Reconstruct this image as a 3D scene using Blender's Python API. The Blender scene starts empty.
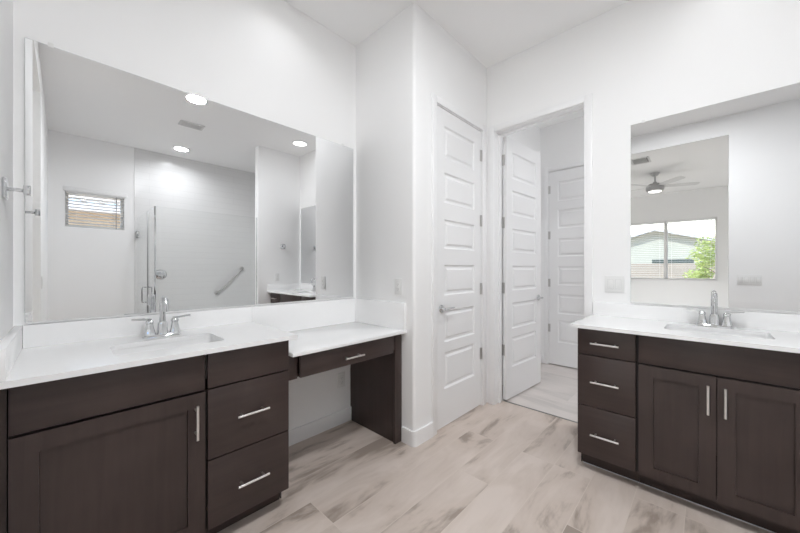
import bpy, bmesh, math, random
from mathutils import Matrix, Vector
random.seed(7)
SC = bpy.context.scene
COL = SC.collection
PI = math.pi

# ---------------------------------------------------------------- camera
CAM_Z = 1.22
cd = bpy.data.cameras.new('camera')
cam = bpy.data.objects.new('camera', cd)
COL.objects.link(cam)
cam.location = (0, 0, CAM_Z)
cam.rotation_euler = (PI / 2, 0, 0.7617)
cd.sensor_width = 36.0
cd.lens = 320.5 * 36.0 / 800.0
cd.shift_y = 2.37 / 800.0
cd.clip_start = 0.02
SC.camera = cam

# ---------------------------------------------------------------- view, world, sun
SC.view_settings.view_transform = 'Standard'
SC.view_settings.look = 'None'
SC.view_settings.gamma = 1.0
SC.view_settings.use_curve_mapping = False
SC.view_settings.exposure = 0.17
SC.cycles.max_bounces = 24
SC.cycles.diffuse_bounces = 14
SC.cycles.glossy_bounces = 10
SC.cycles.transparent_max_bounces = 24
SC.cycles.sample_clamp_indirect = 4.0
SC.cycles.caustics_reflective = False
SC.cycles.caustics_refractive = False

w = bpy.data.worlds.new('sky')
SC.world = w
w.use_nodes = True
nt = w.node_tree
sky = nt.nodes.new('ShaderNodeTexSky')
sky.sky_type = 'NISHITA'
sky.sun_disc = False
sky.sun_elevation = math.radians(50)
sky.sun_rotation = math.radians(200)
sky.dust_density = 3.0
bg = nt.nodes['Background']
bg.inputs['Strength'].default_value = 0.55
nt.links.new(sky.outputs['Color'], bg.inputs['Color'])

sl = bpy.data.lights.new('sun', 'SUN')
sl.energy = 3.9
sl.angle = math.radians(2)
sun = bpy.data.objects.new('sun', sl)
COL.objects.link(sun)
sun.rotation_euler = Vector((0.25, -0.62, -0.75)).to_track_quat('-Z', 'Y').to_euler()
sun.location = (0, 5, 12)

CAN_W = (31.0, 0.75, 0.4, 7.5)      # recessed lamps: room, desk, right vanity, shower
FAN_W = 52.0
HALL_W = 8.0

# ---------------------------------------------------------------- key positions (metres)
XL, XD, YB, YF, H = -2.082, -1.446, 2.666, 1.657, 3.05
YW = -0.145       # wall behind the camera (bath face)
XR = 2.10         # far wall with the shower
XP = 0.65         # partition face beside the right vanity

# ---------------------------------------------------------------- materials
def new_mat(name):
    m = bpy.data.materials.new(name)
    m.use_nodes = True
    return m, m.node_tree, m.node_tree.nodes['Principled BSDF']

def mat(name, col, rough=0.5, metal=0.0, spec=0.5, noise=None, bump=None, coat=0.0):
    m, t, b = new_mat(name)
    b.inputs['Base Color'].default_value = (*col, 1)
    b.inputs['Roughness'].default_value = rough
    b.inputs['Metallic'].default_value = metal
    b.inputs['Specular IOR Level'].default_value = spec
    b.inputs['Coat Weight'].default_value = coat
    tc = t.nodes.new('ShaderNodeTexCoord')
    if noise:
        sc_, amt = noise
        n = t.nodes.new('ShaderNodeTexNoise')
        n.inputs['Scale'].default_value = sc_
        n.inputs['Detail'].default_value = 4
        t.links.new(tc.outputs['Object'], n.inputs['Vector'])
        r = t.nodes.new('ShaderNodeMapRange')
        r.inputs['To Min'].default_value = 1 - amt
        r.inputs['To Max'].default_value = 1 + amt
        t.links.new(n.outputs['Fac'], r.inputs['Value'])
        mx = t.nodes.new('ShaderNodeMix'); mx.data_type = 'RGBA'; mx.blend_type = 'MULTIPLY'
        mx.inputs[0].default_value = 1
        mx.inputs[6].default_value = (*col, 1)
        t.links.new(r.outputs['Result'], mx.inputs[7])
        t.links.new(mx.outputs[2], b.inputs['Base Color'])
    if bump:
        sc_, st = bump
        n = t.nodes.new('ShaderNodeTexNoise')
        n.inputs['Scale'].default_value = sc_
        n.inputs['Detail'].default_value = 3
        t.links.new(tc.outputs['Object'], n.inputs['Vector'])
        bp = t.nodes.new('ShaderNodeBump')
        bp.inputs['Strength'].default_value = st
        bp.inputs['Distance'].default_value = 0.002
        t.links.new(n.outputs['Fac'], bp.inputs['Height'])
        t.links.new(bp.outputs['Normal'], b.inputs['Normal'])
    return m

def wood_mat(name, dark, light, axis, rough=0.35):
    """espresso stained wood, faint grain running along axis"""
    m, t, b = new_mat(name)
    tc = t.nodes.new('ShaderNodeTexCoord')
    mp = t.nodes.new('ShaderNodeMapping')
    s = [38, 38, 38]; s[axis] = 2.2
    mp.inputs['Scale'].default_value = s
    t.links.new(tc.outputs['Object'], mp.inputs['Vector'])
    n = t.nodes.new('ShaderNodeTexNoise')
    n.inputs['Scale'].default_value = 1.0
    n.inputs['Detail'].default_value = 6
    n.inputs['Distortion'].default_value = 0.6
    t.links.new(mp.outputs['Vector'], n.inputs['Vector'])
    n2 = t.nodes.new('ShaderNodeTexNoise')
    n2.inputs['Scale'].default_value = 5.0
    n2.inputs['Detail'].default_value = 2
    t.links.new(tc.outputs['Object'], n2.inputs['Vector'])
    ad = t.nodes.new('ShaderNodeMath'); ad.operation = 'ADD'
    t.links.new(n.outputs['Fac'], ad.inputs[0]); t.links.new(n2.outputs['Fac'], ad.inputs[1])
    cr = t.nodes.new('ShaderNodeMapRange')
    cr.inputs['From Min'].default_value = 0.65
    cr.inputs['From Max'].default_value = 1.35
    t.links.new(ad.outputs[0], cr.inputs['Value'])
    mx = t.nodes.new('ShaderNodeMix'); mx.data_type = 'RGBA'
    mx.inputs[6].default_value = (*dark, 1); mx.inputs[7].default_value = (*light, 1)
    t.links.new(cr.outputs['Result'], mx.inputs[0])
    t.links.new(mx.outputs[2], b.inputs['Base Color'])
    b.inputs['Roughness'].default_value = rough
    b.inputs['Specular IOR Level'].default_value = 0.4
    return m

def floor_mat(name, cols, grout, wid, length, along_y=True, rough=0.32, vein=1.0):
    m, t, b = new_mat(name)
    tc = t.nodes.new('ShaderNodeTexCoord')
    sp = t.nodes.new('ShaderNodeSeparateXYZ')
    t.links.new(tc.outputs['Object'], sp.inputs[0])
    cb = t.nodes.new('ShaderNodeCombineXYZ')
    t.links.new(sp.outputs['Y' if along_y else 'X'], cb.inputs['X'])
    t.links.new(sp.outputs['X' if along_y else 'Y'], cb.inputs['Y'])
    off = t.nodes.new('ShaderNodeVectorMath'); off.operation = 'ADD'
    off.inputs[1].default_value = (0.33 + 4 * length, 0.074 + 20 * wid, 0)
    t.links.new(cb.outputs[0], off.inputs[0])
    br = t.nodes.new('ShaderNodeTexBrick')
    br.offset = 0.37; br.offset_frequency = 3
    br.inputs['Scale'].default_value = 1.0
    br.inputs['Brick Width'].default_value = length
    br.inputs['Row Height'].default_value = wid
    br.inputs['Mortar Size'].default_value = 0.0019
    br.inputs['Mortar Smooth'].default_value = 0.3
    br.inputs['Bias'].default_value = 0.0
    br.inputs['Color1'].default_value = (0, 0, 0, 1)
    br.inputs['Color2'].default_value = (1, 1, 1, 1)
    br.inputs['Mortar'].default_value = (0.5, 0.5, 0.5, 1)
    t.links.new(off.outputs[0], br.inputs['Vector'])
    # streaks: stretched noise, shifted per plank
    seed = t.nodes.new('ShaderNodeMath'); seed.operation = 'MULTIPLY'
    seed.inputs[1].default_value = 37.0
    t.links.new(br.outputs['Color'], seed.inputs[0])
    mp = t.nodes.new('ShaderNodeMapping')
    mp.inputs['Scale'].default_value = (1.7, 5.2, 1)
    t.links.new(cb.outputs[0], mp.inputs['Vector'])
    n = t.nodes.new('ShaderNodeTexNoise'); n.noise_dimensions = '4D'
    n.inputs['Scale'].default_value = 1.0
    n.inputs['Detail'].default_value = 5
    n.inputs['Roughness'].default_value = 0.55
    n.inputs['Distortion'].default_value = 0.8
    t.links.new(mp.outputs[0], n.inputs['Vector']); t.links.new(seed.outputs[0], n.inputs['W'])
    mp2 = t.nodes.new('ShaderNodeMapping')
    mp2.inputs['Scale'].default_value = (5, 60, 1)
    t.links.new(cb.outputs[0], mp2.inputs['Vector'])
    n2 = t.nodes.new('ShaderNodeTexNoise'); n2.noise_dimensions = '4D'
    n2.inputs['Scale'].default_value = 1.0
    n2.inputs['Detail'].default_value = 5
    t.links.new(mp2.outputs[0], n2.inputs['Vector']); t.links.new(seed.outputs[0], n2.inputs['W'])
    a1 = t.nodes.new('ShaderNodeMath'); a1.operation = 'MULTIPLY_ADD'
    a1.inputs[1].default_value = 0.13
    t.links.new(n2.outputs['Fac'], a1.inputs[0]); t.links.new(n.outputs['Fac'], a1.inputs[2])
    a2 = t.nodes.new('ShaderNodeMath'); a2.operation = 'MULTIPLY_ADD'
    a2.inputs[1].default_value = 0.055
    t.links.new(br.outputs['Color'], a2.inputs[0]); t.links.new(a1.outputs[0], a2.inputs[2])
    cr = t.nodes.new('ShaderNodeValToRGB')
    e = cr.color_ramp.elements
    e[0].position = 0.465; e[0].color = (*cols[0], 1)
    e[1].position = 0.74; e[1].color = (*cols[2], 1)
    k = e.new(0.555); k.color = (*cols[1], 1)
    t.links.new(a2.outputs[0], cr.inputs['Fac'])
    mx = t.nodes.new('ShaderNodeMix'); mx.data_type = 'RGBA'
    mx.inputs[7].default_value = (*grout, 1)
    t.links.new(br.outputs['Fac'], mx.inputs[0]); t.links.new(cr.outputs['Color'], mx.inputs[6])
    t.links.new(mx.outputs[2], b.inputs['Base Color'])
    b.inputs['Roughness'].default_value = rough
    b.inputs['Specular IOR Level'].default_value = 0.35
    bp = t.nodes.new('ShaderNodeBump'); bp.invert = True
    bp.inputs['Strength'].default_value = 0.25; bp.inputs['Distance'].default_value = 0.001
    t.links.new(br.outputs['Fac'], bp.inputs['Height']); t.links.new(bp.outputs['Normal'], b.inputs['Normal'])
    return m

def tile_mat(name, col, grout, wid, ht, axis):
    m, t, b = new_mat(name)
    tc = t.nodes.new('ShaderNodeTexCoord')
    sp = t.nodes.new('ShaderNodeSeparateXYZ'); t.links.new(tc.outputs['Object'], sp.inputs[0])
    cb = t.nodes.new('ShaderNodeCombineXYZ')
    t.links.new(sp.outputs[axis], cb.inputs['X']); t.links.new(sp.outputs['Z'], cb.inputs['Y'])
    br = t.nodes.new('ShaderNodeTexBrick')
    br.inputs['Scale'].default_value = 1
    br.inputs['Brick Width'].default_value = wid; br.inputs['Row Height'].default_value = ht
    br.inputs['Mortar Size'].default_value = 0.0018
    br.inputs['Color1'].default_value = (*col, 1); br.inputs['Color2'].default_value = (*[c * 0.985 for c in col], 1)
    br.inputs['Mortar'].default_value = (*grout, 1)
    t.links.new(cb.outputs[0], br.inputs['Vector'])
    t.links.new(br.outputs['Color'], b.inputs['Base Color'])
    b.inputs['Roughness'].default_value = 0.18
    return m

def emis_mat(name, col, strength):
    m, t, b = new_mat(name)
    b.inputs['Base Color'].default_value = (*col, 1)
    b.inputs['Emission Color'].default_value = (*col, 1)
    b.inputs['Emission Strength'].default_value = strength
    return m

def glass_mat(name, tint, refl=1.0):
    """thin clear sheet: straight-through plus a Fresnel reflection"""
    m = bpy.data.materials.new(name); m.use_nodes = True
    t = m.node_tree; t.nodes.clear()
    o = t.nodes.new('ShaderNodeOutputMaterial')
    tr = t.nodes.new('ShaderNodeBsdfTransparent'); tr.inputs[0].default_value = (*tint, 1)
    gl = t.nodes.new('ShaderNodeBsdfGlossy'); gl.inputs['Roughness'].default_value = 0.0
    fr = t.nodes.new('ShaderNodeFresnel'); fr.inputs['IOR'].default_value = 1.3
    mx = t.nodes.new('ShaderNodeMixShader')
    mu = t.nodes.new('ShaderNodeMath'); mu.operation = 'MULTIPLY'; mu.inputs[1].default_value = refl
    t.links.new(fr.outputs[0], mu.inputs[0]); t.links.new(mu.outputs[0], mx.inputs[0])
    t.links.new(tr.outputs[0], mx.inputs[1]); t.links.new(gl.outputs[0], mx.inputs[2])
    t.links.new(mx.outputs[0], o.inputs['Surface'])
    return m

M_WALL = mat('wall_paint', (0.895, 0.895, 0.895), 0.55, spec=0.3, noise=(1.5, 0.01), bump=(140, 0.10))
M_CEIL = mat('ceiling_paint', (0.89, 0.89, 0.89), 0.8, spec=0.2, bump=(120, 0.12))
M_TRIM = mat('trim_paint', (0.87, 0.87, 0.875), 0.35, spec=0.4, noise=(3, 0.008))
M_DOOR = mat('door_paint', (0.85, 0.85, 0.855), 0.38, spec=0.4, noise=(3, 0.008))
M_WOODH = wood_mat('espresso_wood_level', (0.042, 0.0285, 0.0255), (0.063, 0.0435, 0.0395), 1)
M_WOODX = wood_mat('espresso_wood_level_side', (0.042, 0.0285, 0.0255), (0.063, 0.0435, 0.0395), 0)
M_WOODV = wood_mat('espresso_wood_upright', (0.042, 0.0285, 0.0255), (0.063, 0.0435, 0.0395), 2)
M_CARC = mat('cabinet_inside_dark', (0.018, 0.013, 0.012), 0.6, noise=(9, 0.1))
M_QUARTZ = mat('white_quartz', (0.91, 0.91, 0.91), 0.16, noise=(40, 0.015))
M_CERAMIC = mat('white_ceramic', (0.86, 0.86, 0.86), 0.10, noise=(4, 0.005))
M_CHROME = mat('chrome', (0.70, 0.71, 0.72), 0.05, 1.0, noise=(5, 0.01))
M_NICKEL = mat('brushed_nickel', (0.80, 0.78, 0.76), 0.28, 1.0, noise=(60, 0.04))
M_HINGE = mat('satin_nickel', (0.55, 0.54, 0.53), 0.32, 1.0, noise=(60, 0.04))
M_STEEL = mat('dark_steel', (0.35, 0.35, 0.35), 0.35, 1.0, noise=(40, 0.05))
M_MIRROR = mat('mirror_silver', (0.875, 0.88, 0.885), 0.0, 1.0, noise=(0.5, 0.002))
M_MEDGE = mat('mirror_edge', (0.68, 0.71, 0.70), 0.2, 0.0, noise=(5, 0.02))
M_ALU = mat('bright_aluminium', (0.84, 0.84, 0.84), 0.35, 0.2, noise=(30, 0.02))
M_PLATE = mat('white_plastic', (0.80, 0.80, 0.79), 0.35, noise=(8, 0.01))
M_SLOT = mat('plate_slot_dark', (0.20, 0.20, 0.20), 0.6, noise=(8, 0.02))
M_CAULK = mat('pale_caulk', (0.80, 0.82, 0.85), 0.5, noise=(20, 0.02))
M_LENS = emis_mat('lamp_lens', (1.0, 0.99, 0.98), 2.5)
M_FANLENS = emis_mat('fan_lamp_lens', (1.0, 0.97, 0.93), 2.0)
M_GLASS = glass_mat('clear_glass', (0.990, 0.994, 0.992), 0.12)
M_PANE = glass_mat('window_glass', (0.97, 0.98, 0.98), 0.5)
M_VINYL = mat('white_vinyl', (0.82, 0.82, 0.82), 0.4, noise=(6, 0.01))
M_BLIND = mat('white_blind', (0.88, 0.88, 0.87), 0.5, noise=(6, 0.01))
_t = M_BLIND.node_tree; _b = _t.nodes['Principled BSDF']; _o = _t.nodes['Material Output']
_tl = _t.nodes.new('ShaderNodeBsdfTranslucent'); _tl.inputs[0].default_value = (0.85, 0.85, 0.83, 1)
_mx = _t.nodes.new('ShaderNodeMixShader'); _mx.inputs[0].default_value = 0.6
_t.links.new(_b.outputs[0], _mx.inputs[1]); _t.links.new(_tl.outputs[0], _mx.inputs[2]); _t.links.new(_mx.outputs[0], _o.inputs['Surface'])
M_VENT = mat('vent_enamel', (0.66, 0.66, 0.66), 0.5, noise=(6, 0.01))
M_VENTD = mat('vent_inside', (0.36, 0.36, 0.36), 0.8, noise=(6, 0.05))
M_FAN = mat('fan_nickel', (0.48, 0.48, 0.48), 0.3, 1.0, noise=(30, 0.03))
M_BLADE = mat('fan_blade_grey', (0.66, 0.66, 0.66), 0.45, noise=(12, 0.05))
M_FLOOR = floor_mat('plank_tile', ((0.35, 0.288, 0.245), (0.58, 0.495, 0.437), (0.665, 0.58, 0.525)), (0.65, 0.57, 0.505), 0.203, 1.22)
M_FLOORH = floor_mat('pale_stone_tile', ((0.58, 0.545, 0.52), (0.66, 0.615, 0.59), (0.72, 0.67, 0.645)), (0.64, 0.60, 0.57), 0.80, 1.60, along_y=False, rough=0.3)
M_CARPET = mat('beige_carpet', (0.60, 0.58, 0.55), 0.95, spec=0.1, noise=(220, 0.12), bump=(300, 0.8))
M_TILE = tile_mat('shower_tile', (0.76, 0.76, 0.76), (0.66, 0.66, 0.66), 0.61, 0.10, 'Y')
M_TILEX = tile_mat('shower_tile_back', (0.76, 0.76, 0.76), (0.66, 0.66, 0.66), 0.61, 0.10, 'X')
M_PAN = mat('shower_pan', (0.74, 0.74, 0.73), 0.35, noise=(30, 0.04))

# ---------------------------------------------------------------- mesh builder
class B:
    def __init__(self):
        self.bm = bmesh.new()
    def _bev(self, fs, bev, seg):
        if bev > 0:
            es = list({e for f in fs for e in f.edges})
            bmesh.ops.bevel(self.bm, geom=es, offset=bev, segments=seg, affect='EDGES', profile=0.5)
    def box(self, x0, x1, y0, y1, z0, z1, bev=0.0, seg=2):
        v = [self.bm.verts.new(p) for p in ((x0, y0, z0), (x1, y0, z0), (x1, y1, z0), (x0, y1, z0), (x0, y0, z1), (x1, y0, z1), (x1, y1, z1), (x0, y1, z1))]
        fs = [self.bm.faces.new([v[i] for i in q]) for q in ((0, 3, 2, 1), (4, 5, 6, 7), (0, 1, 5, 4), (1, 2, 6, 5), (2, 3, 7, 6), (3, 0, 4, 7))]
        self._bev(fs, bev, seg)
        return self
    def loft(self, loops, cap0=True, cap1=True):
        rings = [[self.bm.verts.new(p) for p in lp] for lp in loops]
        n = len(rings[0])
        for a, b in zip(rings, rings[1:]):
            for i in range(n):
                self.bm.faces.new((a[i], a[(i + 1) % n], b[(i + 1) % n], b[i]))
        if cap0: self.bm.faces.new(rings[0][::-1])
        if cap1: self.bm.faces.new(rings[-1])
        return self
    def lathe(self, prof, c, axis=(0, 0, 1), seg=24):
        """prof: (radius, height) pairs along axis from point c"""
        ax = Vector(axis).normalized(); q = ax.to_track_quat('Z', 'Y'); c = Vector(c)
        lps = []
        for r, h in prof:
            r = max(r, 1e-4)
            lps.append([c + q @ Vector((r * math.cos(2 * PI * i / seg), r * math.sin(2 * PI * i / seg), h)) for i in range(seg)])
        return self.loft(lps)
    def cyl(self, a, b, r, seg=16):
        a, b = Vector(a), Vector(b)
        return self.lathe([(r, 0), (r, (b - a).length)], a, b - a, seg)
    def tube(self, pts, r, seg=12):
        pts = [Vector(p) for p in pts]; n = len(pts)
        rs = r if isinstance(r, (list, tuple)) else [r] * n
        lps = []; up = None
        for i, p in enumerate(pts):
            d = (pts[min(i + 1, n - 1)] - pts[max(i - 1, 0)]).normalized()
            if up is None:
                up = d.orthogonal().normalized()
            up = (up - d * up.dot(d)).normalized(); s = d.cross(up)
            lps.append([p + (up * math.cos(2 * PI * k / seg) + s * math.sin(2 * PI * k / seg)) * rs[i] for k in range(seg)])
        return self.loft(lps)
    def plate(self, outer, holes, axis, a0, a1):
        """flat outline with holes, pushed from a0 to a1 along axis (0 x, 1 y, 2 z)"""
        def P(u, v, a):
            return {0: (a, u, v), 1: (u, a, v), 2: (u, v, a)}[axis]
        t = bmesh.new(); es = []
        for lp in [outer] + list(holes):
            vs = [t.verts.new(P(u, v, a0)) for u, v in lp]
            es += [t.edges.new((vs[i], vs[(i + 1) % len(vs)])) for i in range(len(vs))]
        bmesh.ops.triangle_fill(t, use_beauty=True, use_dissolve=True, edges=es)
        r = bmesh.ops.extrude_face_region(t, geom=list(t.faces))
        d = Vector(P(0, 0, a1)) - Vector(P(0, 0, a0))
        bmesh.ops.translate(t, vec=d, verts=[g for g in r['geom'] if isinstance(g, bmesh.types.BMVert)])
        bmesh.ops.recalc_face_normals(t, faces=t.faces)
        me = bpy.data.meshes.new('t'); t.to_mesh(me); t.free()
        self.bm.from_mesh(me); bpy.data.meshes.remove(me)
        return self
    def slab(self, w_, t_, h_, rects, rings, both=False):
        """door-like slab in local x 0..w, y 0..t, z 0..h; recessed panels on the y=t face (and y=0 when both)"""
        xs = sorted({0.0, w_} | {r[0] for r in rects} | {r[1] for r in rects})
        zs = sorted({0.0, h_} | {r[2] for r in rects} | {r[3] for r in rects})
        bm = self.bm
        for side in ((1, 0) if both else (1,)):
            yf = t_ if side else 0.0; sg = -1 if side else 1
            def q(pts):
                bm.faces.new([bm.verts.new(p) for p in pts])
            for i in range(len(xs) - 1):
                for j in range(len(zs) - 1):
                    cx, cz = (xs[i] + xs[i + 1]) / 2, (zs[j] + zs[j + 1]) / 2
                    if any(r[0] < cx < r[1] and r[2] < cz < r[3] for r in rects): continue
                    q([(xs[i], yf, zs[j]), (xs[i + 1], yf, zs[j]), (xs[i + 1], yf, zs[j + 1]), (xs[i], yf, zs[j + 1])])
            for r in rects:
                # rect edge points must include crossings of the grid: panels stack in one column so corners suffice
                prev = None
                for ins, dep in rings:
                    lp = [(r[0] + ins, yf + sg * dep, r[2] + ins), (r[1] - ins, yf + sg * dep, r[2] + ins), (r[1] - ins, yf + sg * dep, r[3] - ins), (r[0] + ins, yf + sg * dep, r[3] - ins)]
                    if prev:
                        for k in range(4):
                            q([prev[k], prev[(k + 1) % 4], lp[(k + 1) % 4], lp[k]])
                    prev = lp
                q(prev)
        def q(pts):
            bm.faces.new([bm.verts.new(p) for p in pts])
        if not both:
            q([(0, 0, 0), (w_, 0, 0), (w_, 0, h_), (0, 0, h_)])
        for i in range(len(xs) - 1):
            for z in (0, h_):
                q([(xs[i], 0, z), (xs[i + 1], 0, z), (xs[i + 1], t_, z), (xs[i], t_, z)])
        for j in range(len(zs) - 1):
            for x in (0, w_):
                q([(x, 0, zs[j]), (x, t_, zs[j]), (x, t_, zs[j + 1]), (x, 0, zs[j + 1])])
        bmesh.ops.remove_doubles(bm, verts=bm.verts, dist=1e-5)
        return self
    def xf(self, m):
        bmesh.ops.transform(self.bm, matrix=m, verts=self.bm.verts)
        return self
    def obj(self, name, material, parent=None, local=False, sharp=35):
        bm = self.bm
        if parent is not None and not local:
            o = ORG[parent.name]
            bmesh.ops.translate(bm, vec=-Vector(o), verts=bm.verts)
        bmesh.ops.recalc_face_normals(bm, faces=bm.faces)
        me = bpy.data.meshes.new(name)
        bm.to_mesh(me); bm.free()
        for p in me.polygons: p.use_smooth = True
        me.set_sharp_from_angle(angle=math.radians(sharp))
        for mm in (material if isinstance(material, (list, tuple)) else [material]):
            me.materials.append(mm)
        ob = bpy.data.objects.new(name, me)
        COL.objects.link(ob)
        ORG[ob.name] = ORG[parent.name] if parent is not None else (0, 0, 0)
        if parent is not None: ob.parent = parent
        return ob

ORG = {}
GROUPS = {'sink_cabinet': 'espresso vanity cabinets', 'drawer_cabinet': 'espresso vanity cabinets', 'countertop': 'white quartz countertops', 'sink': 'undermount sinks',
          'faucet': 'chrome bathroom faucets', 'wall_mirror': 'frameless wall mirrors', 'wall_outlet': 'wall outlets', 'light_switch': 'light switches', 'robe_hook': 'robe hooks',
          'ceiling_vent': 'ceiling vents', 'window_blind': 'window blinds', 'shower_screen': 'shower glass screens', 'neighbor_house': 'neighboring houses'}
def tag(o, label, cat=None, group=None, kind=None):
    if cat and not group: group = GROUPS.get(o.name.split('.')[0])
    o['label'] = label
    if cat: o['category'] = cat
    if group: o['group'] = group
    if kind: o['kind'] = kind
    return o
def thing(name, label, cat, loc, group=None, kind=None):
    o = bpy.data.objects.new(name, None); COL.objects.link(o)
    o.empty_display_size = 0.05
    o.location = loc; ORG[o.name] = tuple(loc)
    return tag(o, label, cat, group, kind)
def struct(name, b, m, label, cat):
    return tag(b.obj(name, m), label, cat, kind='structure')
def copy_tree(o, loc, label):
    def cp(s, p):
        c = s.copy(); COL.objects.link(c)
        if p is not None: c.parent = p
        for ch in list(s.children): cp(ch, c)
        return c
    r = cp(o, None); r.location = loc; r['label'] = label
    ORG[r.name] = tuple(loc)
    return r
def rect(u0, u1, v0, v1):
    return [(u0, v0), (u1, v0), (u1, v1), (u0, v1)]
def rrect(u0, u1, v0, v1, r, n=5):
    out = []
    for cx, cy, a in ((u1 - r, v1 - r, 0), (u0 + r, v1 - r, PI / 2), (u0 + r, v0 + r, PI), (u1 - r, v0 + r, 1.5 * PI)):
        for k in range(n + 1):
            t = a + PI / 2 * k / n
            out.append((cx + r * math.cos(t), cy + r * math.sin(t)))
    return out

# ================================================================ SETTING
struct('floor', B().box(-2.23, 2.25, -0.20, 2.80, -0.10, 0), M_FLOOR, 'beige wood-look plank tile floor of the bathroom', 'floor')
struct('floor_hall', B().box(-1.70, 0.70, 2.80, 4.45, -0.10, 0), M_FLOORH, 'pale grey tile floor beyond the open doorway', 'floor')
struct('floor_bedroom', B().box(-3.6, 1.8, -4.90, -0.20, -0.10, 0), M_CARPET, 'beige bedroom floor seen only in the right mirror', 'floor')
struct('ceiling', B().box(-2.23, 2.25, -0.20, 4.45, H, H + 0.10), M_CEIL, 'plain white bathroom ceiling', 'ceiling')
struct('ceiling_bedroom', B().box(-3.6, 1.8, -4.90, -0.20, H, H + 0.10), M_CEIL, 'white bedroom ceiling with the fan, seen in the right mirror', 'ceiling')

struct('wall_left', B().box(XL - 0.14, XL, -0.265, 2.80, 0, H), M_WALL, 'white left wall carrying the wide mirror', 'wall')
r = 0.022
arc = [(XD - r + r * math.sin(PI / 2 * k / 6), YF + r - r * math.cos(PI / 2 * k / 6)) for k in range(7)]
struct('wall_niche', B().plate([(XL, YF)] + arc + [(XD, YF + 0.115), (XL, YF + 0.115)], [], 2, 0, H), M_WALL, 'white wall closing the desk end with a rounded corner', 'wall')
struct('wall_closet', B().plate([(YF + 0.115, 0), (1.890, 0), (1.890, 2.462), (2.585, 2.462), (2.585, 0), (YB, 0), (YB, H), (YF + 0.115, H)], [], 0, XD - 0.115, XD), M_WALL, 'white wall around the closed panel door', 'wall')
struct('wall_back', B().plate([(XD - 0.115, 0), (-1.385, 0), (-1.385, 2.464), (-0.635, 2.464), (-0.635, 0), (XR, 0), (XR, H), (XD - 0.115, H)], [], 1, YB, YB + 0.135), M_WALL, 'white back wall with the doorway and the right mirror', 'wall')
struct('wall_front', B().plate([(-2.23 + 0.148, 0), (-0.90, 0), (-0.90, 2.82), (0.20, 2.82), (0.20, 0), (XR, 0), (XR, H), (XL, H)], [], 1, YW - 0.13, YW), M_WALL, 'white wall beside the camera with the tall bedroom opening, seen in the mirrors', 'wall')
WZ0, WZ1, WY0, WY1 = 1.795, 2.31, 0.01, 0.62
struct('wall_right', B().plate(rect(-0.265, 2.80, 0, H), [rect(WY0, WY1, WZ0, WZ1)], 0, XR, XR + 0.15), M_WALL, 'white far wall with the small blind-covered window, seen in the left mirror', 'wall')
struct('wall_partition', B().box(XP, XP + 0.115, 1.99, YB, 0, H), M_WALL, 'white stub wall between right vanity and shower, seen in the left mirror', 'wall')
struct('wall_shower', B().box(XR - 0.010, XR, 0.735, YB, 0, H), M_TILE, 'white tiled shower wall behind glass in the left mirror', 'wall')
struct('wall_shower_back', B().box(XP + 0.115, XR - 0.010, YB - 0.010, YB, 0, H), M_TILEX, 'white tiled end wall inside the shower', 'wall')
struct('wall_hall_left', B().box(-1.68, -1.56, 2.801, 4.45, 0, H), M_WALL, 'white hall wall behind the open door', 'wall')
struct('wall_hall_back', B().plate([(-1.56, 0), (-1.475, 0), (-1.475, 2.475), (-0.73, 2.475), (-0.73, 0), (0.70, 0), (0.70, H), (-1.56, H)], [], 1, 4.29, 4.41), M_WALL, 'white hall end wall around the far panel door', 'wall')
struct('wall_light_stop', B().box(-1.56, -0.70, 4.4105, 4.45, 0, 2.6), M_WALL, 'white slab added out of sight behind the far hall door to block stray light', 'wall')  # added unseen slab, stops outside light leaking under the far hall door
struct('wall_hall_right', B().box(0.58, 0.70, 2.801, 4.29, 0, H), M_WALL, 'white hall wall hidden right of the doorway', 'wall')
BX0, BX1, BZ0, BZ1 = -1.60, 0.19, 0.965, 2.39
struct('wall_bedroom_window', B().plate(rect(-3.6, 1.8, 0, H), [rect(BX0, BX1, BZ0, BZ1)], 1, -4.90, -4.75), M_WALL, 'white bedroom wall with the wide window, seen in the right mirror', 'wall')
struct('wall_bedroom_left', B().box(-3.6, -3.48, -4.75, -0.265, 0, H), M_WALL, 'white side wall of the bedroom left of the window', 'wall')
struct('wall_bedroom_right', B().box(1.68, 1.80, -4.75, -0.265, 0, H), M_WALL, 'white side wall of the bedroom right of the window', 'wall')
struct('wall_bedroom_front', B().box(-3.48, XL, YW - 0.13, YW, 0, H), M_WALL, 'white bedroom wall beyond the left end of the vanity', 'wall')

# trim: casings with jambs
def casing(name, label, axis, face, sgn, o0, o1, top, depth, wid=(0.057, 0.057), th=0.014, jamb=0.019):
    """door casing on wall face `face` (axis normal), opening o0..o1 clear, jamb reaching depth behind the face"""
    b = B()
    def bx(u0, u1, a0, a1, z0, z1, bev=0.003):
        a0, a1 = min(a0, a1), max(a0, a1)
        if axis == 1: b.box(u0, u1, a0, a1, z0, z1, bev)
        else: b.box(a0, a1, u0, u1, z0, z1, bev)
    rv = 0.005
    bx(o0 - wid[0], o0 - rv, face, face + sgn * th, 0, top + wid[1])
    bx(o1 + rv, o1 + wid[1], face, face + sgn * th, 0, top + wid[1])
    bx(o0 - rv, o1 + rv, face, face + sgn * th, top + rv, top + wid[1])
    bx(o0 - jamb, o0, face - sgn * depth, face + sgn * 0.0005, 0, top + jamb, 0)
    bx(o1, o1 + jamb, face - sgn * depth, face + sgn * 0.0005, 0, top + jamb, 0)
    bx(o0, o1, face - sgn * depth, face + sgn * 0.0005, top, top + jamb, 0)
    # door stop
    return struct(name, b, M_TRIM, label, 'door trim'), b
casing('trim_1', 'white casing around the closed six-panel door', 0, XD, 1, 1.905, 2.570, 2.445, 0.115)
casing('trim_2', 'white casing around the open doorway', 1, YB, -1, -1.366, -0.654, 2.445, 0.135)
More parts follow.
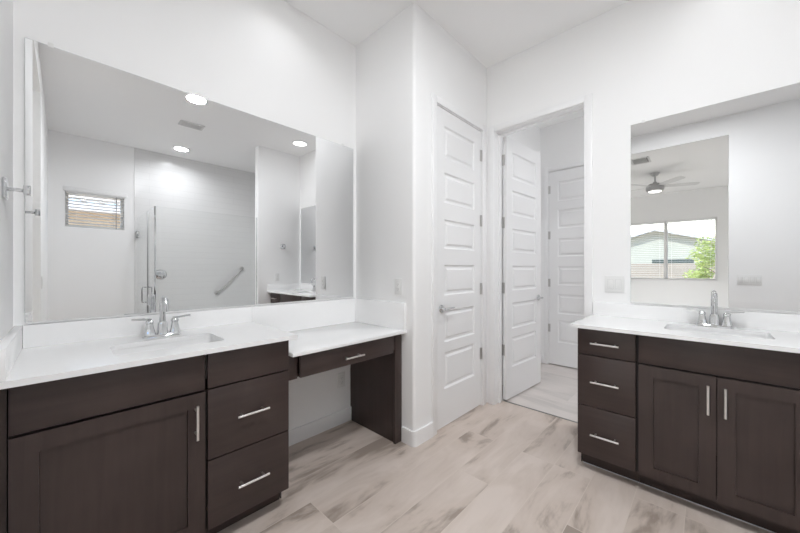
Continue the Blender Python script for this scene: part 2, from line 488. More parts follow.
casing('trim_3', 'white casing around the far door in the hall', 1, 4.29, -1, -1.456, -0.749, 2.456, 0.12)
sb = B()
sb.box(-1.366, -1.354, YB + 0.060, YB + 0.095, 0, 2.445); sb.box(-0.666, -0.654, YB + 0.060, YB + 0.095, 0, 2.445); sb.box(-1.354, -0.666, YB + 0.060, YB + 0.095, 2.433, 2.445)
struct('trim_4', sb, M_TRIM, 'white door stop strip inside the open doorway', 'door trim')

def baseboard(name, boxes, label):
    b = B()
    for q in boxes: b.box(*q, 0.0, 0.105, 0.003)
    return struct(name, b, M_TRIM, label, 'baseboard')
baseboard('baseboard_left', [(XL, XL + 0.014, 0.80, 1.657)], 'white baseboard under the desk')
bb = B()
r2 = 0.030
arc2 = [(XD + 0.014 - r2 + r2 * math.sin(PI / 2 * k / 6), YF - 0.014 + r2 - r2 * math.cos(PI / 2 * k / 6)) for k in range(7)]
arc3 = [(XD - r + r * math.sin(PI / 2 * k / 6), YF + r - r * math.cos(PI / 2 * k / 6)) for k in range(7)][::-1]
bb.plate([(-1.553, YF - 0.014)] + arc2 + [(XD + 0.014, 1.848), (XD, 1.848)] + arc3 + [(-1.553, YF)], [], 2, 0, 0.105)
struct('baseboard_niche', bb, M_TRIM, 'white baseboard wrapping the corner beside the desk panel', 'baseboard')
baseboard('baseboard_front', [(0.20, XR, YW, YW + 0.014)], 'white baseboard beside the bedroom opening')
baseboard('baseboard_right', [(XR - 0.014, XR, YW + 0.014, 0.70)], 'white baseboard under the small window')
baseboard('baseboard_partition', [(XP - 0.014, XP, 1.99, 2.10), (XP - 0.014, XP + 0.115, 1.976, 1.99)], 'white baseboard at the stub wall end')
baseboard('baseboard_hall', [(-1.56, -1.546, 2.802, 4.276), (-1.546, -1.514, 4.276, 4.29), (-0.69, 0.58, 4.276, 4.29)], 'white baseboard of the hall')
baseboard('baseboard_bedroom', [(-3.48, 1.68, -4.75, -4.736)], 'white baseboard under the bedroom window')
struct('trim_5', B().box(-1.354, -0.666, 2.802, 2.815, 0, 0.004, 0.001), M_STEEL, 'thin metal strip where the hall tile meets the plank floor', 'floor trim')

# ---------------------------------------------------------------- doors
PZ = [(0.295, 0.575), (0.655, 0.900), (1.015, 1.250), (1.375, 1.600), (1.728, 1.960), (2.070, 2.318)]
RINGS = [(0, 0), (0.010, 0.011), (0.026, 0.011), (0.040, 0.002)]
def door(name, label, w_, h_, loc, rot, knuckle, handle_z=0.905, lever_sides=(0, 1), t_=0.035):
    ins = 0.105
    rs = [(ins, w_ - ins, a - 0.012, b - 0.012) for a, b in PZ]
    d = B().slab(w_, t_, h_, rs, RINGS, both=True).obj(name, M_DOOR, sharp=20)
    d.location = loc; d.rotation_euler = (0, 0, rot)
    tag(d, label, 'door', kind='structure')
    ky = t_ + 0.004 if knuckle else -0.004
    for z in (0.455, 1.03, 1.635, 2.215):
        b = B().cyl((-0.004, ky, z - 0.05), (-0.004, ky, z + 0.05), 0.0065, 10)
        b.box(-0.0015, 0.0005, min(ky, t_ / 2), max(ky, t_ / 2), z - 0.05, z + 0.05)
        b.box(0.0, 0.018, (t_ if knuckle else -0.0015), (t_ + 0.0015 if knuckle else 0), z - 0.05, z + 0.05)
        tag(b.obj('hinge', M_HINGE, d, local=True), 'satin nickel door hinge')
    for s in lever_sides:
        y0, sg = (t_, 1) if s else (0, -1)
        cx = w_ - 0.062
        b = B().lathe([(0.030, 0), (0.030, 0.006), (0.026, 0.010), (0.011, 0.012), (0.011, 0.045)], (cx, y0, handle_z), (0, sg, 0), 20)
        hn = b.obj('handle', M_CHROME, d, local=True)
        tag(hn, 'polished lever handle')
        B().tube([(cx + 0.004, y0 + sg * 0.044, handle_z), (cx - 0.03, y0 + sg * 0.046, handle_z), (cx - 0.08, y0 + sg * 0.045, handle_z + 0.002), (cx - 0.115, y0 + sg * 0.043, handle_z + 0.001)], [0.010, 0.0085, 0.007, 0.006]).obj('lever', M_CHROME, hn, local=True)
    return d
door('door_1', 'closed white six-panel closet door with a lever handle', 0.655, 2.428, (XD - 0.040, 2.566, 0.013), -PI / 2, 1)
dr = door('door_2', 'white six-panel door standing open into the hall', 0.708, 2.428, (0, 0, 0), 0, 1)
ang = math.radians(86.0)
piv = Vector((-1.360, 2.813, 0.013)); lp = Vector((0, 0.035, 0))
dr.rotation_euler = (0, 0, ang); dr.location = piv - Matrix.Rotation(ang, 3, 'Z') @ lp
door('door_3', 'closed white six-panel door at the end of the hall', 0.700, 2.438, (-1.453, 4.290, 0.013), 0, 0)

# ---------------------------------------------------------------- windows and blinds
def window(name, label, axis, a0, a1, u0, u1, z0, z1, mull):
    """vinyl frame filling the hole; axis normal, a0..a1 frame depth"""
    def bx(b, u_0, u_1, z_0, z_1, d0, d1, bev=0.003):
        if axis == 1: b.box(u_0, u_1, d0, d1, z_0, z_1, bev)
        else: b.box(d0, d1, u_0, u_1, z_0, z_1, bev)
    f = B(); e = 0.035
    bx(f, u0, u0 + e, z0, z1, a0, a1); bx(f, u1 - e, u1, z0, z1, a0, a1)
    bx(f, u0 + e, u1 - e, z0, z0 + e, a0, a1); bx(f, u0 + e, u1 - e, z1 - e, z1, a0, a1)
    if mull is not None: bx(f, mull - 0.035, mull + 0.035, z0 + e, z1 - e, a0, a1)
    o = f.obj(name, M_VINYL); tag(o, label, 'window', kind='structure')
    segs = [(u0 + e, u1 - e)] if mull is None else [(u0 + e, mull - 0.035), (mull + 0.035, u1 - e)]
    am = (a0 + a1) / 2
    for s0, s1 in segs:
        p = B(); bx(p, s0, s1, z0 + e, z1 - e, am - 0.002, am + 0.002, 0)
        p.obj('window_pane', M_PANE, o)
    return o
window('window_1', 'wide white-framed bedroom window reflected in the right mirror', 1, -4.885, -4.825, BX0, BX1, BZ0, BZ1, -0.705)
window('window_2', 'small high white-framed window reflected in the left mirror', 0, XR + 0.075, XR + 0.135, WY0, WY1, WZ0, WZ1, None)
b = B()
b.box(BX0 - 0.01, BX1 + 0.01, -4.82, -4.735, BZ0 - 0.022, BZ0, 0.004)
struct('trim_6', b, M_TRIM, 'white sill under the bedroom window', 'window sill')

def blind(name, label, axis, at, u0, u1, z0, z1, pitch, tilt, wd, wand_u, val_over=0.0, val_at=None):
    base = (((u0 + u1) / 2, at, z0) if axis == 1 else (at, (u0 + u1) / 2, z0))
    th = thing(name, label, 'blind', base)
    def place(b):
        if axis == 0: b.xf(Matrix.Rotation(PI / 2, 4, 'Z'))   # x->y, y->-x
        return b
    k = 1 if axis == 1 else -1
    sl_ = B(); z = z1 - 0.07
    while z > z0 + 0.04:
        c = B(); c.box(u0, u1, -wd / 2, wd / 2, -0.0014, 0.0014)
        c.xf(Matrix.Rotation(tilt, 4, 'X')); c.xf(Matrix.Translation((0, k * at, z)))
        me = bpy.data.meshes.new('t'); c.bm.to_mesh(me); c.bm.free(); sl_.bm.from_mesh(me); bpy.data.meshes.remove(me)
        z -= pitch
    place(sl_).obj('slats', M_BLIND, th)
    place(B().box(u0 - val_over, u1 + val_over, k * at - 0.03, k * at + 0.03, z1 - 0.055, z1, 0.004)).obj('head_rail', M_VINYL, th)
    place(B().box(u0, u1, k * at - wd / 2, k * at + wd / 2, z0 + 0.004, z0 + 0.022, 0.004)).obj('bottom_rail', M_BLIND, th)
    n = 3 if u1 - u0 > 1 else 2
    for i in range(n):
        uu = u0 + 0.10 + (u1 - u0 - 0.2) * i / (n - 1)
        for dd_ in (-1, 1):
            yc = k * at + dd_ * (wd / 2 + 0.0012)
            place(B().box(uu - 0.0012, uu + 0.0012, yc - 0.0007, yc + 0.0007, z0 + 0.02, z1 - 0.05)).obj('ladder_cord', M_BLIND, th)
    # the wand hangs on the room side
    s = 1 if axis == 1 else 1
    wy = k * at + s * (wd / 2 + 0.012)
    place(B().cyl((wand_u, wy, z1 - 0.05), (wand_u, wy, z0 + (z1 - z0) * (0.45 if axis == 1 else 0.02)), 0.005, 8)).obj('wand', M_STEEL if axis == 0 else M_VENT, th)
    return th
blind('window_blind', 'white slatted blind half of the bedroom window left of the mullion', 1, -4.785, BX0 + 0.01, -0.715, BZ0, BZ1, 0.046, 0.06, 0.048, BX0 + 0.1)
blind('window_blind', 'white slatted blind over the right half of the bedroom window', 1, -4.785, -0.695, BX1 - 0.01, BZ0, BZ1, 0.046, 0.06, 0.048, BX1 - 0.09)
blind('window_blind', 'white slatted blind in the small high window, in the left mirror', 0, XR + 0.040, WY0 + 0.008, WY1 - 0.008, WZ0, WZ1, 0.043, -0.42, 0.048, WY1 - 0.09)

sv = [o for o in COL.objects if o.name.startswith('window_blind')][-1]
B().box(XR - 0.012, XR - 0.0005, WY0 - 0.02, WY1 + 0.03, WZ1 - 0.035, WZ1 + 0.03, 0.004).obj('valance', M_VINYL, sv)

# ================================================================ CABINETS
# local frame: u along the width, d outwards from the wall, z up
def side_L(b): return b.xf(Matrix(((0, 1, 0, XL), (1, 0, 0, 0), (0, 0, 1, 0), (0, 0, 0, 1))))          # u->y, d->+x
def side_R(b): return b.xf(Matrix(((1, 0, 0, 0), (0, -1, 0, YB), (0, 0, 1, 0), (0, 0, 0, 1))))         # u->x, d->-y
DEPTH = {0: 0.545, 1: 0.498}
FR = 0.020
class Cab:
    def __init__(s, side, name, label, u0, u1, z1=0.866, toe=0.0):
        s.S = side_L if side == 0 else side_R
        s.D = DEPTH[side]; s.u0, s.u1 = u0, u1; s.wood = M_WOODH if side == 0 else M_WOODX
        s.dk = s.D - FR
        uc = (u0 + u1) / 2
        loc = (XL + s.D / 2, uc, 0) if side == 0 else (uc, YB - s.D / 2, 0)
        s.t = thing(name, label, 'cabinet', loc)
        s.z1 = z1
    def bx(s, name, m, u0, u1, d0, d1, z0, z1, bev=0.0, parent=None, lab=None):
        o = s.S(B().box(u0, u1, d0, d1, z0, z1, bev)).obj(name, m, parent or s.t)
        if lab: o['label'] = lab
        return o
    def carcass(s, low=(0, 0), toe_ext=(0, 0)):
        b = B(); t = 0.016; d = s.dk - 0.001
        b.box(s.u0, s.u0 + t, 0.002, d, 0.10, s.z1 - 0.165 * low[0]); b.box(s.u1 - t, s.u1, 0.002, d, 0.10, s.z1 - 0.165 * low[1])
        b.box(s.u0 + t, s.u1 - t, 0.002, d, 0.10, 0.116); b.box(s.u0 + t, s.u1 - t, 0.002, 0.010, 0.116, s.z1)
        b.box(s.u0 + t, s.u1 - t, d - 0.018, d, s.z1 - 0.02, s.z1)
        b.box(s.u0 + t, s.u1 - t, d - 0.018, d, 0.690, 0.716)
        s.S(b).obj('carcass', M_CARC, s.t)
        s.bx('toe_kick', s.wood, s.u0 + toe_ext[0], s.u1 - toe_ext[1], s.dk - 0.095, s.dk - 0.078, 0, 0.10)
        if s.S is side_R: s.bx('toe_kick_seal', M_CAULK, s.u0 + toe_ext[0], s.u1 - toe_ext[1], s.dk - 0.079, s.dk - 0.074, 0, 0.0035, lab='pale sealant line along the floor')
    def end_panel(s, u0, u1):
        s.bx('end_panel', M_WOODV, u0, u1, 0.002, s.dk, 0.10, s.z1)
        s.bx('end_panel', M_WOODV, u0, u1, 0.002, s.dk - 0.095 + 0.017, 0, 0.0995)
    def front(s, name, u0, u1, z0, z1):
        return s.bx(name, s.wood, u0, u1, s.dk, s.D, z0, z1, 0.0025)
    def shaker(s, u0, u1, z0, z1, st=0.062):
        b = B().slab(u1 - u0, FR, z1 - z0, [(st, u1 - u0 - st, st - 0.004, z1 - z0 - st + 0.004)], [(0, 0), (0.0012, 0.011)])
        b.xf(Matrix.Translation((u0, s.dk, z0)))
        return s.S(b).obj('door', M_WOODV, s.t)
    def pull(s, parent, uc, zc, vertical=False, L=0.140, off=0.034):
        b = B(); y = s.D + off
        if vertical:
            b.cyl((uc, y, zc - L / 2), (uc, y, zc + L / 2), 0.0054, 14)
            for k in (-1, 1): b.cyl((uc, s.D, zc + k * 0.048), (uc, y, zc + k * 0.048), 0.0045, 10)
        else:
            b.cyl((uc - L / 2, y, zc), (uc + L / 2, y, zc), 0.0054, 14)
            for k in (-1, 1): b.cyl((uc + k * 0.048, s.D, zc), (uc + k * 0.048, y, zc), 0.0045, 10)
        o = s.S(b).obj('handle', M_NICKEL, parent)
        o['label'] = 'brushed nickel bar pull'
        return o

# left vanity: sink cabinet and drawer stack
c = Cab(0, 'sink_cabinet', 'dark espresso sink cabinet with one door under the left faucet', -0.1185, 0.418)
c.carcass(low=(0, 1))
c.front('false_front', -0.117, 0.414, 0.708, 0.861)
dd = c.shaker(-0.117, 0.414, 0.102, 0.698)
c.pull(dd, 0.378, 0.5875, True)
c.bx('filler', M_WOODV, -0.144, -0.1215, 0.002, c.dk + 0.004, 0.10, 0.866)
c = Cab(0, 'drawer_cabinet', 'dark espresso three-drawer cabinet beside the desk knee space', 0.4195, 0.793)
c.carcass(low=(1, 0), toe_ext=(0, 0.006))
c.front('false_front', 0.4245, 0.791, 0.708, 0.861)
for z0, z1, hz in ((0.401, 0.702, 0.5585), (0.102, 0.396, 0.246)):
    q = c.front('drawer', 0.4245, 0.791, z0, z1)
    c.pull(q, 0.606, hz)
c.end_panel(0.7935, 0.7990)

# desk: drawer apron and end panel
c = Cab(0, 'vanity_desk', 'dark espresso makeup desk with one slim drawer and side panel', 0.800, 1.655, 0.770)
rail = B()
rail.box(0.800, 0.852, 0.30, c.dk - 0.004, 0.640, 0.770, 0.002)
rail.box(0.852, 1.586, 0.30, 0.318, 0.640, 0.770); rail.box(0.852, 1.586, 0.30, c.dk - 0.03, 0.640, 0.652)
rail.box(0.800, 1.586, 0.016, 0.034, 0.660, 0.770)
side_L(rail).obj('apron', M_WOODH, c.t)
q = c.front('drawer', 0.856, 1.549, 0.647, 0.762)
c.pull(q, 1.194, 0.697)
pan = B()
pan.plate([(0.002, 0.110), (0.016, 0.110), (0.016, 0.0), (0.501, 0.0), (0.501, 0.770), (0.002, 0.770)], [], 1, 1.600, 1.640)
pan.xf(Matrix(((0, 1, 0, 0), (1, 0, 0, 0), (0, 0, 1, 0), (0, 0, 0, 1))))
side_L(pan).obj('side_panel', M_WOODV, c.t)
c.bx('front_stile', M_WOODV, 1.588, 1.6545, 0.5012, 0.521, 0, 0.770, 0.001)
c.bx('filler', M_WOODV, 1.551, 1.5875, 0.480, 0.517, 0.655, 0.770, 0.001)

# right vanity: drawers, sink cabinet, drawers
def drawer_stack(c, u0, u1):
    for z0, z1, hz in ((0.708, 0.861, 0.7815), (0.401, 0.702, 0.554), (0.102, 0.396, 0.244)):
        q = c.front('drawer', u0, u1, z0, z1)
        c.pull(q, (u0 + u1) / 2 + 0.001, hz)
c = Cab(1, 'drawer_cabinet', 'dark espresso three-drawer cabinet nearest the doorway', -0.566, -0.2735)
c.carcass(toe_ext=(0.004, 0))
drawer_stack(c, -0.567, -0.279)
c.end_panel(-0.5715, -0.5665)
c = Cab(1, 'sink_cabinet', 'dark espresso two-door sink cabinet under the right faucet', -0.2725, 0.346)
c.carcass()
c.front('false_front', -0.265, 0.341, 0.708, 0.861)
for u0, u1, hu in ((-0.265, 0.0365, 0.008), (0.0400, 0.341, 0.067)):
    dd = c.shaker(u0, u1, 0.098, 0.698)
    c.pull(dd, hu, 0.5875, True)
c = Cab(1, 'drawer_cabinet', 'dark espresso three-drawer cabinet against the stub wall, visible in the left mirror', 0.347, 0.640)
c.carcass()
drawer_stack(c, 0.348, 0.636)

# ================================================================ COUNTERTOPS
Q0, Q1, K0, K1 = 0.8665, 0.887, 0.7705, 0.790
SL = (-1.868, -1.625, 0.135, 0.525)      # left sink opening x0 x1 y0 y1
SR = (-0.170, 0.240, 2.300, 2.545)
t = thing('countertop', 'white quartz counter with sink on the left vanity', 'countertop', (-1.79, 0.34, 0.855))
# plate outline in x,y ; eased edges through bevel of outer box is left sharp but thin
o = B().plate(rect(XL, -1.494, -0.1445, 0.816), [rrect(*SL, 0.03)], 2, Q0, Q1).obj('slab', M_QUARTZ, t)
B().box(XL, XL + 0.02, -0.1185, 0.816, Q1 + 0.0002, 0.983, 0.002).obj('backsplash', M_QUARTZ, t)
B().box(XL, -1.500, -0.1445, -0.1190, Q1 + 0.0002, 0.983, 0.002).obj('side_splash', M_QUARTZ, t)
t = thing('countertop', 'white quartz desk top, lower than the sink counter', 'countertop', (-1.79, 1.23, 0.75))
B().box(XL, -1.514, 0.8005, YF - 0.0005, K0, K1, 0.002).obj('slab', M_QUARTZ, t)
B().box(XL, XL + 0.02, 0.8165, YF - 0.0205, K1 + 0.0002, 0.981, 0.002).obj('backsplash', M_QUARTZ, t)
B().box(XL, -1.520, YF - 0.020, YF - 0.0005, K1 + 0.0002, 0.981, 0.002).obj('side_splash', M_QUARTZ, t)
t = thing('countertop', 'white quartz counter with sink on the right vanity', 'countertop', (0.02, 2.40, 0.855))
B().plate([(-0.595, 2.122), (XP - 0.0005, 2.122), (XP - 0.0005, YB), (-0.595, YB)], [rrect(*SR, 0.03)], 2, Q0, Q1).obj('slab', M_QUARTZ, t)
B().box(-0.592, XP - 0.0205, YB - 0.02, YB - 0.0005, Q1 + 0.0002, 0.981, 0.002).obj('backsplash', M_QUARTZ, t)
B().box(XP - 0.020, XP - 0.0005, 2.130, YB - 0.0005, Q1 + 0.0002, 0.981, 0.002).obj('side_splash', M_QUARTZ, t)

def sink(label, S):
    x0, x1, y0, y1 = S
    th = thing('sink', label, 'sink', ((x0 + x1) / 2, (y0 + y1) / 2, 0.73))
    def lp(g, z, rr): return [(x, y, z) for x, y in rrect(x0 - g, x1 + g, y0 - g, y1 + g, rr)]
    b = B()
    b.loft([lp(0.022, 0.8660, 0.045), lp(0.004, 0.8660, 0.032), lp(0.002, 0.855, 0.032), lp(-0.008, 0.76, 0.032), lp(-0.022, 0.738, 0.030), lp(-0.05, 0.730, 0.025),
            lp(-0.049, 0.716, 0.025), lp(-0.012, 0.722, 0.03), lp(0.006, 0.75, 0.032), lp(0.012, 0.847, 0.035), lp(0.022, 0.852, 0.045), lp(0.022, 0.8659, 0.045)], False, False)
    # floor of the bowl
    for z in (0.730, 0.716):
        g = -0.05 if z > 0.72 else -0.049
        b.bm.faces.new([b.bm.verts.new(p) for p in lp(g, z, 0.025)])
    bmesh.ops.remove_doubles(b.bm, verts=b.bm.verts, dist=2e-4)
    b.obj('basin', M_CERAMIC, th)
    cx, cy = (x0 + x1) / 2, (y0 + y1) / 2
    B().lathe([(0.026, 0), (0.026, 0.003), (0.020, 0.004), (0.018, 0.002), (0.001, 0.004)], (cx, cy, 0.7302), seg=20).obj('drain', M_CHROME, th)
    return th
sink('white rectangular undermount sink in the left counter', SL)
sink('white rectangular undermount sink in the right counter', SR)

# ================================================================ FAUCETS
def faucet(label, loc, rot):
    th = thing('faucet', label, 'faucet', loc)
    th.rotation_euler = (0, 0, rot)
    # local: y = towards the user, x along the wall
    def L(name, b, m=M_CHROME, p=None): return b.obj(name, m, p or th, local=True)
    def sq(cx, hx, hy, z, rr): return [(x + cx, y, z) for x, y in rrect(-hx, hx, -hy, hy, rr, 4)]
    L('base_plate', B().loft([sq(0, 0.077, 0.027, 0.0005, 0.012), sq(0, 0.076, 0.026, 0.007, 0.012), sq(0, 0.070, 0.022, 0.013, 0.010)]))
    for s in (-1, 1):
        cx = s * 0.051
        h = L('handle', B().loft([sq(cx, 0.025, 0.023, 0.0125, 0.010), sq(cx, 0.0215, 0.0205, 0.022, 0.009), sq(cx, 0.0165, 0.0165, 0.045, 0.008), sq(cx, 0.0135, 0.0135, 0.066, 0.007),
                                  sq(cx, 0.0155, 0.0155, 0.068, 0.007), sq(cx, 0.0155, 0.0155, 0.078, 0.007), sq(cx, 0.012, 0.012, 0.083, 0.006)]))
        lv = B().loft([[(cx + s * a, y, z) for y, z in ((-hy, zc - hz), (hy, zc - hz), (hy, zc + hz), (-hy, zc + hz))] for a, hy, zc, hz in
                       ((-0.008, 0.009, 0.087, 0.0045), (0.02, 0.009, 0.089, 0.0045), (0.05, 0.0075, 0.0915, 0.0035), (0.068, 0.0065, 0.093, 0.003))])
        L('lever', lv, p=h)
    L('spout_base', B().loft([sq(0, 0.022, 0.023, 0.0125, 0.009), sq(0, 0.0205, 0.021, 0.02, 0.009), sq(0, 0.0195, 0.0195, 0.06, 0.008), sq(0, 0.0165, 0.0165, 0.072, 0.008)]))
    pts = [(0, 0, 0.06), (0, 0, 0.10), (0, 0, 0.14)]
    R_ = 0.037
    pts += [(0, 0.001 + R_ - R_ * math.cos(a), 0.152 + R_ * math.sin(a)) for a in [PI * k / 12 for k in range(0, 12)]]
    pts += [(0, 2 * R_ + 0.001, 0.146), (0, 2 * R_ + 0.001, 0.128)]
    n = len(pts)
    rs = [0.0135] * 3 + [0.0125] * (n - 5) + [0.012, 0.0125]
    L('spout', B().tube(pts, rs, 16))
    return th
faucet('chrome two-handle faucet on the left counter', (-1.950, 0.337, Q1), -PI / 2)
faucet('chrome two-handle faucet on the right counter', (0.036, 2.585, Q1), PI)

# ================================================================ MIRRORS
def mirror(name, label, axis, at, sgn, u0, u1, z0, z1, clips):
    base = (at, (u0 + u1) / 2, z0) if axis == 0 else ((u0 + u1) / 2, at, z0)
    th = thing(name, label, 'mirror', base)
    def bx(u_0, u_1, d0, d1, z_0, z_1, bev=0):
        b = B(); a0, a1 = sorted((at + sgn * d0, at + sgn * d1))
        return b.box(u_0, u_1, a0, a1, z_0, z_1, bev) if axis == 1 else b.box(a0, a1, u_0, u_1, z_0, z_1, bev)
    bx(u0, u1, 0.0005, 0.0056, z0, z1).obj('mirror_glass', M_MIRROR, th)
    e = B()
    for q in ((u0 - 0.0015, u0 - 0.0001, z0, z1), (u1 + 0.0001, u1 + 0.0015, z0, z1), (u0, u1, z1 + 0.0001, z1 + 0.0015)):
        a0, a1 = sorted((at + sgn * 0.0005, at + sgn * 0.0056))
        if axis == 1: e.box(q[0], q[1], a0, a1, q[2], q[3])
        else: e.box(a0, a1, q[0], q[1], q[2], q[3])
    e.obj('polished_edge', M_MEDGE, th)
    bx(u0, u1, 0.0003, 0.0085, z0 - 0.007, z0 - 0.0002).obj('bottom_channel', M_ALU, th)
    for u in clips:
        bx(u - 0.009, u + 0.009, 0.0003, 0.009, z1 - 0.006, z1 + 0.014, 0.002).obj('clip', M_PLATE, th)
    return th
mirror('wall_mirror', 'wide frameless mirror above the left vanity and desk', 0, XL, 1, -0.113, 1.626, 0.993, 2.195, (-0.04, 1.52))
mirror('wall_mirror', 'frameless mirror above the right vanity', 1, YB, -1, -0.368, 0.615, 0.994, 2.196, (-0.30, 0.54))

# ================================================================ SWITCHES AND OUTLETS
def plate(name, label, cat, axis, at, sgn, u, z, kind):
    """kind: outlet, double (two rockers), four (four rockers)"""
    base = (at, u, z) if axis == 0 else (u, at, z)
    th = thing(name, label, cat, base)
    def bx(b, u0, u1, z0, z1, d0, d1, bev=0):
        a0, a1 = sorted((at + sgn * d0, at + sgn * d1))
        if axis == 1: b.box(u + u0, u + u1, a0, a1, z + z0, z + z1, bev)
        else: b.box(a0, a1, u + u0, u + u1, z + z0, z + z1, bev)
        return b
    hw = {'outlet': 0.035, 'double': 0.058, 'four': 0.097}[kind]
    bx(B(), -hw, hw, -0.0575, 0.0575, 0.0003, 0.006, 0.002).obj('cover_plate', M_PLATE, th)
    cs = {'outlet': (0,), 'double': (-0.023, 0.023), 'four': (-0.069, -0.023, 0.023, 0.069)}[kind]
    for cu in cs:
        if kind in ('four', 'double'):
            bx(B(), cu - 0.0175, cu + 0.0175, -0.034, 0.034, 0.0058, 0.0064).obj('rocker_frame', M_VENT, th)
            bx(B(), cu - 0.0155, cu + 0.0155, -0.032, 0.032, 0.0060, 0.0085, 0.0015).obj('rocker', M_PLATE, th)
        else:
            bx(B(), cu - 0.0175, cu + 0.0175, -0.034, 0.034, 0.0058, 0.0064).obj('socket_frame', M_VENT, th)
            sk = bx(B(), cu - 0.0160, cu + 0.0160, -0.032, 0.032, 0.0060, 0.0080, 0.001).obj('socket', M_PLATE, th)
            sl2 = B()
            for zz in (-0.017, 0.017):
                bx(sl2, cu - 0.0075, cu - 0.0055, zz - 0.004, zz + 0.005, 0.0078, 0.0083)
                bx(sl2, cu + 0.0055, cu + 0.0075, zz - 0.004, zz + 0.005, 0.0078, 0.0083)
                bx(sl2, cu - 0.002, cu + 0.002, zz - 0.011, zz - 0.007, 0.0078, 0.0083)
            sl2.obj('slots', M_SLOT, sk)
    return th
plate('light_switch', 'white double rocker switch between doorway casing and right mirror', 'light switch', 1, YB, -1, -0.463, 1.112, 'double')
plate('wall_outlet', 'white outlet on the end wall above the desk', 'outlet', 1, YF, -1, -1.594, 1.093, 'outlet')
plate('wall_outlet', 'white outlet on the wall under the desk', 'outlet', 0, XL, 1, 1.510, 0.345, 'outlet')
plate('wall_outlet', 'white outlet on the stub wall, seen in the left mirror', 'outlet', 0, XP, -1, 2.275, 1.09, 'outlet')
plate('light_switch', 'wide white switch plate reflected in the right mirror', 'light switch', 1, YW, 1, 0.365, 1.092, 'four')

# ================================================================ HOOKS
def hook(label, loc, d):
    """square robe hook: plate on the wall, arm, end block. d = outward direction"""
    th = thing('robe_hook', label, 'hook', loc)
    v = Vector(loc); dx, dy = d
    def blk(s, a, e, z0=0, bev=0.002):
        b = B()
        x0, x1 = sorted((v.x + dx * a - abs(dy) * s, v.x + dx * e + abs(dy) * s))
        y0, y1 = sorted((v.y + dy * a - abs(dx) * s, v.y + dy * e + abs(dx) * s))
        if dx: x0, x1 = sorted((v.x + dx * a, v.x + dx * e))
        else: y0, y1 = sorted((v.y + dy * a, v.y + dy * e)); 
        return b.box(x0, x1, y0, y1, v.z + z0 - s, v.z + z0 + s, bev)
    blk(0.035, 0.0004, 0.010, 0, 0.003).obj('wall_plate', M_CHROME, th)
    blk(0.006, 0.009, 0.046).obj('arm', M_CHROME, th)
    blk(0.016, 0.046, 0.064, 0.002, 0.003).obj('end_block', M_CHROME, th)
    return th
hook('chrome square robe hook at the left edge above the counter', (-1.75, YW, 1.497), (0, 1))
hook('chrome square robe hook on the stub wall, seen in the left mirror', (XP, 2.37, 1.572), (-1, 0))

# ================================================================ SHOWER
struct('trim_7', B().plate([(XP, 0.735), (XR - 0.010, 0.735), (XR - 0.010, 0.835), (XP + 0.115, 0.835), (XP + 0.115, 1.989), (XP, 1.989)], [], 2, 0, 0.10), M_PAN, 'low white curb around the shower', 'shower curb')
struct('floor_shower', B().box(XP + 0.116, XR - 0.011, 0.836, YB - 0.011, 0.0005, 0.03), M_PAN, 'white shower floor inside the curb', 'floor')
XG = XP + 0.045
def glass_panel(name, label, cat, b):
    o = b.obj(name, M_GLASS); return tag(o, label, cat)
g = thing('shower_screen', 'clear fixed glass screen between room and shower, seen in the left mirror', 'shower screen', (XG, 1.36, 0.10))
B().box(XG, XG + 0.010, 0.775, 1.986, 0.104, 1.985).obj('glass_sheet', M_GLASS, g)
B().box(XG - 0.006, XG + 0.016, 0.755, 0.775, 0.101, 1.985, 0.002).obj('corner_post', M_CHROME, g)
B().box(XG - 0.004, XG + 0.014, 1.9865, 1.9895, 0.101, 1.985).obj('wall_channel', M_CHROME, g)
g = thing('shower_screen', 'narrow fixed glass return beside the shower door, seen in the left mirror', 'shower screen', (0.95, 0.76, 0.10))
B().box(XG + 0.018, 1.185, 0.760, 0.770, 0.104, 1.985).obj('glass_sheet', M_GLASS, g)
g = thing('shower_door', 'clear glass shower door with a loop handle, seen in the left mirror', 'shower door', (1.65, 0.76, 0.11))
B().box(1.197, XR - 0.022, 0.760, 0.770, 0.112, 1.985).obj('glass_sheet', M_GLASS, g)
B().box(1.188, 1.1968, 0.758, 0.772, 0.112, 1.985, 0.001).obj('edge_seal', M_STEEL, g)
for z in (0.42, 1.745):
    B().box(XR - 0.075, XR - 0.0105, 0.752, 0.778, z - 0.05, z + 0.05, 0.002).obj('hinge', M_CHROME, g)
hb = B()
for s in (-1, 1):
    y0 = 0.770 if s > 0 else 0.760
    ye = y0 + s * 0.048
    hb.tube([(1.25, y0, 0.775), (1.25, ye - s * 0.012, 0.775), (1.25, ye - s * 0.003, 0.779), (1.25, ye, 0.79), (1.25, ye, 0.96), (1.25, ye - s * 0.003, 0.971), (1.25, ye - s * 0.012, 0.975), (1.25, y0, 0.975)], 0.008, 10)
hb.obj('handle', M_CHROME, g)
g = thing('shower_valve', 'round chrome shower valve on the tiled wall, in the left mirror', 'shower valve', (XR - 0.010, 1.055, 1.13))
B().lathe([(0.080, 0.0004), (0.080, 0.004), (0.070, 0.010), (0.034, 0.012)], (XR - 0.010, 1.055, 1.13), (-1, 0, 0), 28).obj('escutcheon', M_CHROME, g)
B().lathe([(0.032, 0.0118), (0.030, 0.045), (0.026, 0.052)], (XR - 0.010, 1.055, 1.13), (-1, 0, 0), 20).obj('hub', M_CHROME, g)
B().tube([(XR - 0.050, 1.055, 1.135), (XR - 0.054, 1.063, 1.10), (XR - 0.056, 1.075, 1.055)], [0.010, 0.008, 0.006]).obj('lever', M_CHROME, g)
g = thing('grab_bar', 'slanted steel grab bar on the shower wall, in the left mirror', 'grab bar', (XR - 0.010, 2.07, 0.783))
